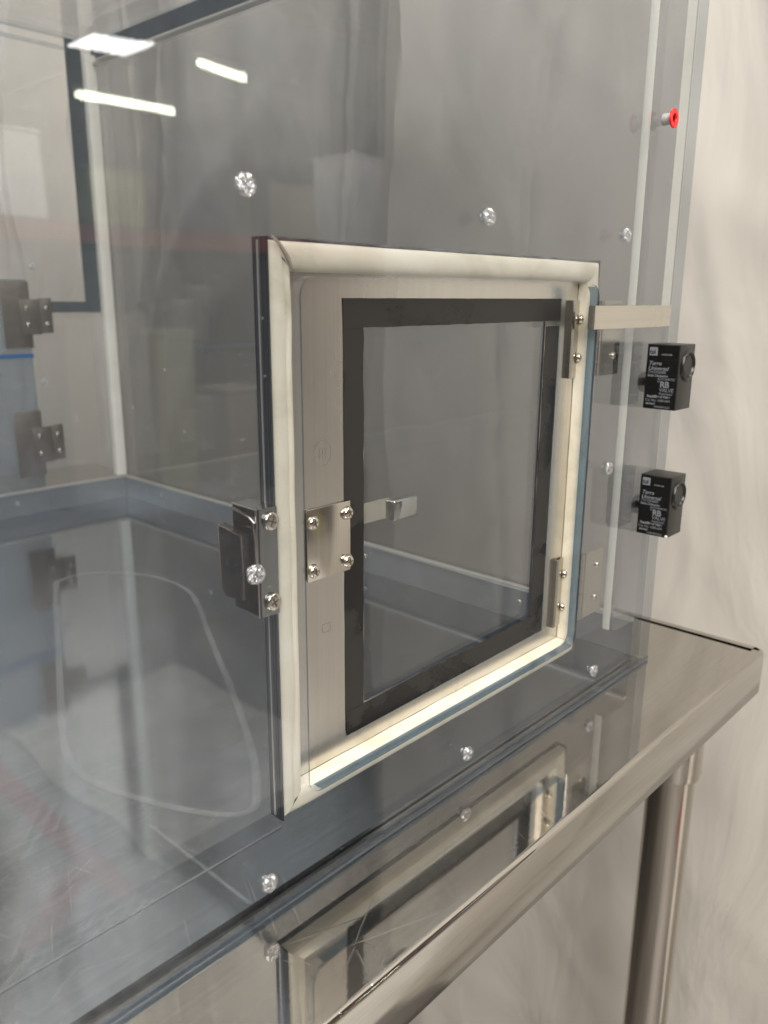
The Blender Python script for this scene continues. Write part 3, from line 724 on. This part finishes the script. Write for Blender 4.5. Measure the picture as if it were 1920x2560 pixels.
# ---- relief valves
def text_obj(body, size, loc, parent, shear=0.0, bold=0.0, align='LEFT', w=1.0):
    cu = bpy.data.curves.new('lettering', 'FONT'); cu.body = body; cu.size = size; cu.shear = shear; cu.offset = bold
    cu.align_x = align; cu.extrude = 0.00004; cu.space_character = 0.95
    o = bpy.data.objects.new('lettering', cu); COL.objects.link(o)
    dg = bpy.context.evaluated_depsgraph_get(); me = bpy.data.meshes.new_from_object(o.evaluated_get(dg))
    bpy.data.objects.remove(o)
    # text x -> -Y, text y -> +Z, out of the face -> -X
    for v in me.vertices: v.co = Vector((-v.co.z, -v.co.x * w, v.co.y)) + Vector(loc)
    return me
def valve(x0, yn, z0, x1):
    """x0 = labelled face, yn = near face with the port"""
    yf = yn + 0.0318; z1 = z0 + 0.0600; W = yf - yn
    b = bmesh.new(); add_box(b, (x0, yn, z0), (x1, yf, z1), 0.0007)
    v = finish('relief_valve', b, VALVE, gb, True, label='black valve block with small grey lettering')
    box('label_face', (x0 - 0.00025, yn + 0.0010, z0 + 0.0010), (x0 - 0.00002, yf - 0.0008, z1 - 0.0010), VALVEF, v)
    # port: raised collar with a threaded bore
    cx = (x0 + x1) / 2 + 0.0012; cz = z0 + 0.0405; r = 0.0142
    pb = bmesh.new()
    lathe(pb, [(r, 0.0), (r, 0.0010), (r * .93, 0.0024), (r * .86, 0.0026), (r * .80, 0.0018), (r * .74, 0.0003), (r * .66, 0.0004)], (cx, yn, cz), 'Y', 36, -1)
    finish('port', pb, plain('port_black', (0.012, 0.012, 0.012), 0.28), v, True)
    pb = bmesh.new()
    lathe(pb, [(r * .62, 0.0012), (r * .58, 0.0009), (r * .50, 0.0003), (r * .50, 0.00012), (0.00001, 0.00011)], (cx, yn, cz), 'Y', 32, -1)
    finish('port_bore', pb, plain('bore', (0.004, 0.004, 0.004), 0.35), v, True)
    # fitting into the panel
    fb = bmesh.new()
    lathe(fb, [(0.0040, 0.0), (0.0040, 0.0108), (0.0090, 0.0109), (0.0100, 0.0118), (0.0100, 0.0150), (0.0001, 0.0152)], ((x0 + x1) / 2 + 0.0100, yf, z0 + 0.0220), 'Y', 24, 1)
    finish('fitting', fb, plain('fitting_grey', (0.10, 0.10, 0.10), 0.35, 0.4), v, True)
    # print
    bm = bmesh.new(); f = x0 - 0.00034
    def T_(s, size, y, z, **k):
        me = text_obj(s, size, (f, y, z0 + z), v, **k); bm.from_mesh(me)
    far = yf - 0.0024
    a0, b0 = far - 0.0002, far - 0.0080
    vs = [bm.verts.new((f, y, z)) for y, z in ((a0, z1 - .0105), (b0, z1 - .0105), (b0, z1 - .0030), (a0, z1 - .0030))]; bm.faces.new(vs)
    T_('OUTLET AIR', 0.0019, far - 0.0120, 0.0500, bold=.00005)
    T_('Terra', 0.0052, far, 0.0408, shear=.25, bold=.00006, w=1.1)
    T_('Universal', 0.0052, far, 0.0362, shear=.25, bold=.00006, w=1.06)
    T_('714.578.6000', 0.0036, far, 0.0332, w=.95)
    T_('Static Dissipative', 0.0031, far, 0.0302, w=1.0, bold=.00005)
    T_('AUTOMATIC', 0.0031, far - 0.0100, 0.0272)
    T_('TM', 0.0020, far - 0.0098, 0.0250)
    T_('RB', 0.0078, far - 0.0128, 0.0207, bold=.0002)
    T_('VALVE', 0.0050, far - 0.0125, 0.0166, w=1.02)
    T_('Automatic', 0.0033, far - 0.0125, 0.0138)
    T_('RapidBleed Valve', 0.0034, far - 0.0010, 0.0108, bold=.0001, w=1.02)
    T_('Cat. No. 1600-60A', 0.0034, far + 0.0004, 0.0072, w=.98)
    T_('AIR INLET', 0.0022, far - 0.0004, 0.0042, bold=.0001)
    T_('MANIFOLD', 0.0030, far - 0.0090, 0.0014, w=1.05)
    # small dark letters inside the grey square
    finish('lettering', bm, PRINT, v)
    bm = bmesh.new()
    me = text_obj('tui', 0.0062, (f - 0.00012, a0 - 0.0004, z1 - .0090), v, bold=.0001, w=.9); bm.from_mesh(me)
    finish('emblem', bm, VALVEF, v)
    return v
valve(-0.0665, -0.0330, 0.2820, -0.0340)
v2 = valve(-0.0570, -0.0330, 0.1570, -0.0255)
cb = bmesh.new()
for q in range(1): bmesh.ops.create_icosphere(cb, subdivisions=2, radius=0.0016, matrix=Matrix.Translation((-0.0572, -0.0322, 0.1585)))
finish('chip_mark', cb, WHITE, v2, True)
# dark mounting plates behind the valves on the inside of the sheet
for z in (0.262, 0.152):
    box('valve_backing', (-0.1180, T + 0.0012, z), (-0.0700, T + 0.0030, z + 0.060), clear_mat('smoke', (0.5, 0.5, 0.5), haze=0.02), gb, 0.0005) if z == 0 else None

# ---- red plug
pb = bmesh.new()
lathe(pb, [(0.0046, 0.0), (0.0050, 0.0008), (0.0048, 0.0060), (0.0046, 0.0085)], (-0.0720, -0.0002, 0.5330), 'Y', 28, -1)
plug = finish('port_plug', pb, plain('plug_clear', (0.45, 0.42, 0.42), 0.15), gb, True)
pb = bmesh.new()
lathe(pb, [(0.0046, 0.0085), (0.0078, 0.0088), (0.0080, 0.0098), (0.0074, 0.0104), (0.0040, 0.0104), (0.0036, 0.0098), (0.0033, 0.0040), (0.00001, 0.0040)], (-0.0720, -0.0002, 0.5330), 'Y', 32, -1)
finish('cap_rim', pb, RED, plug, True)

# ---- painted reflection loop and a straight mark on the pan
bm = bmesh.new()
def ribbon(pts, wd, z, closed=False):
    P = [Vector((x, y, z)) for x, y in pts]; n = len(P); rows = []
    for i in range(n):
        t = (P[(i + 1) % n] - P[i - 1]) if closed else (P[min(i + 1, n - 1)] - P[max(i - 1, 0)]); t.normalize()
        s = Vector((-t.y, t.x, 0)) * wd * 0.5; rows.append((bm.verts.new(P[i] + s), bm.verts.new(P[i] - s)))
    for i in range(n if closed else n - 1):
        a, b = rows[i], rows[(i + 1) % n]; bm.faces.new((a[0], b[0], b[1], a[1]))
ribbon([(-0.5353, 0.014 + 0.118 * k / 12) for k in range(13)], 0.0026, 0.0051)
ctl = [(-.349, .667), (-.450, .450), (-.515, .310), (-.533, .262), (-.538, .225), (-.528, .180), (-.508, .130), (-.488, .098), (-.472, .092), (-.458, .104), (-.425, .150), (-.370, .250), (-.300, .390), (-.240, .508), (-.228, .580), (-.245, .645), (-.285, .690), (-.325, .695)]
loop = []
for k in range(len(ctl)):
    p0, p1, p2, p3 = (Vector(ctl[(k + q) % len(ctl)]) for q in (-1, 0, 1, 2))
    for t in (0, .25, .5, .75):
        loop.append(tuple(0.5 * (2 * p1 + (p2 - p0) * t + (2 * p0 - 5 * p1 + 4 * p2 - p3) * t * t + (3 * p1 - p0 - 3 * p2 + p3) * t ** 3)))
ribbon(loop, 0.0065, 0.0053, True)
finish('reflection_marks', bm, REFL_MARK, gb)

# added pale cloth, an unseen reflector that puts a highlight on the leg
bm = bmesh.new(); gr = []
for i in range(50):
    row = []
    for j in range(30):
        x = 0.14 + 0.70 * j / 29; y = -2.3 + 1.75 * i / 49
        z = -1.045 + 0.020 * mn.noise(Vector((x * 6, y * 4, 1))) + 0.008 * mn.noise(Vector((x * 20, y * 15, 5)))
        row.append(bm.verts.new((x + 0.05 * mn.noise(Vector((y * 3, 2, j * .0))), y, max(z, -1.055))))
    gr.append(row)
for i in range(49):
    for j in range(29): bm.faces.new((gr[i][j], gr[i + 1][j], gr[i + 1][j + 1], gr[i][j + 1]))
dc = finish('bounce_cloth', bm, plain('bounce_cloth_white', (0.42, 0.41, 0.39), 0.7, 0, 8, 0.25), None, True)
dc.modifiers.new('thickness', 'SOLIDIFY').thickness = 0.002
tag(dc, 'pale crumpled cloth added on the floor to brighten the table leg', 'drop cloth')
# red line painted on the warehouse floor, mirrored in the lower left of the front sheet
bm = bmesh.new()
for pts in ([(0.065, -2.3), (0.055, -1.18), (-0.010, -1.18), (-0.005, -2.3)], [(-0.012, -1.49), (-0.012, -1.40), (-0.26, -1.20), (-0.26, -1.29)]):
    bm.faces.new([bm.verts.new((x, y, -1.056)) for x, y in pts])
fm = finish('floor_marking', bm, plain('red_floor_paint', (0.24, 0.008, 0.012), 0.45), None); fm['kind'] = 'structure'

# ------------------------------------------------------------------ the lit warehouse behind the camera, seen only as reflections
def tube_lamp(a, b, wdt, strength, label):
    a, b = Vector(a), Vector(b); d = (b - a); ln = d.length; ang = math.atan2(d.y, d.x)
    t = thing('fluorescent_lamp', label, 'ceiling lamp', tuple((a + b) / 2), 'long lamps hung from the warehouse ceiling'); t.rotation_euler = (0, 0, ang)
    box('lamp_housing', (-ln / 2 - .03, -wdt * .7, 0.03), (ln / 2 + .03, wdt * .7, 0.10), plain('lamp_white', (.6, .6, .58), .5), t)
    bm = bmesh.new(); lathe(bm, [(0.0, -ln / 2), (wdt * .35, -ln / 2 + .01), (wdt * .5, -ln / 2 + .08), (wdt * .5, ln / 2 - .08), (wdt * .35, ln / 2 - .01), (0.0, ln / 2)], (0, 0, -wdt * .5 + .025), 'X', 14)
    finish('lamp_tube', bm, emit('lamp_glow', (0.96, 1.0, 0.74), strength), t, True)
tube_lamp((6.74, -10.26, 3.6), (7.98, -10.37, 3.6), 0.11, 26, 'shorter lit lamp tube, nearer the box')
tube_lamp((6.51, -13.36, 3.6), (8.53, -13.19, 3.6), 0.13, 26, 'longer lit lamp tube, farther from the box')
bm = bmesh.new()
for k in range(7):
    x = 7.85 + k * 0.15; add_box(bm, (x, -16.1 + k * .05, 5.0), (x + 0.115, -15.0 + k * .05, 5.03))
sk = finish('roof_skylight', bm, emit('sky_glow', (1.0, 0.98, 0.95), 17)); tag(sk, 'ribbed bright skylight panel high in the warehouse roof', 'skylight')
def rack():
    t = thing('pallet_rack', 'tall warehouse rack with red beams and dark uprights', 'storage rack', (3.0, -4.6, -1.06))
    red = plain('beam_red', (0.26, 0.06, 0.045), 0.5, 0, 3, 0.2); dk = plain('rack_upright', (0.05, 0.055, 0.06), 0.5)
    for x in (-2.3, 0.2, 2.7):
        for y in (0, -0.9):
            box('upright', (x - .05, y - .05, 0), (x + .05, y + .05, 4.6), dk, t)
    for z in (1.75, 3.75):
        for y in (0.06, -0.96): box('beam', (-2.3, y - .03, z), (2.7, y + .03, z + .11), red, t)
        box('shelf', (-2.3, -0.9, z + .112), (2.7, 0.0, z + .13), dk, t)
    return t
rack()
random.seed(11)
cols = [((0.38, 0.34, 0.28), 'tan'), ((0.66, 0.66, 0.66), 'white'), ((0.30, 0.31, 0.15), 'yellow-green'), ((0.10, 0.10, 0.13), 'dark'), ((0.30, 0.27, 0.22), 'brown')]
k = 0
for x, z, wv, hv, ci in [(1.0, -1.06, .5, .9, 3), (1.7, -1.06, .45, 1.3, 4), (2.35, -1.06, .3, 1.2, 2), (2.95, -1.06, .5, .75, 0), (3.7, -1.06, .6, 1.1, 3), (4.7, -1.06, .5, .8, 4),
                         (1.2, .831, .45, .5, 1), (1.95, .831, .4, .35, 2), (2.6, .831, .5, .6, 3), (3.4, .831, .5, .4, 0), (4.3, .831, .55, .7, 1), (2.2, 2.831, .7, .6, 4), (3.8, 2.831, .8, .5, 3)]:
    k += 1; c, nme = cols[ci]
    bm = bmesh.new(); add_box(bm, (x, -5.2, z), (x + wv, -4.75, z + hv * .96), .01); add_box(bm, (x - .008, -5.208, z + hv * .962), (x + wv + .008, -4.742, z + hv), .004)
    o = finish('storage_box', bm, plain('box_' + nme, c, 0.6, 0, 6, 0.1), None)
    tag(o, '%s lidded storage box %s, %s on the rack row' % (nme, 'on the warehouse floor' if z < 0 else ('on the first red-beam shelf' if z < 2 else 'on the top shelf'), ['first', 'second', 'third', 'fourth', 'fifth', 'sixth', 'seventh', 'eighth', 'ninth', 'tenth', 'eleventh', 'twelfth', 'thirteenth'][k - 1]), 'box', 'boxes stored on the rack')
# far warehouse wall behind the camera
o = box('warehouse_wall', (-9, -18.3, -1.06), (16, -18.0, 6.0), plain('wall_grey', (0.22, 0.21, 0.20), 0.8, 0, 1, .2)); tag(o, 'dim grey warehouse wall far behind the rack', 'wall')
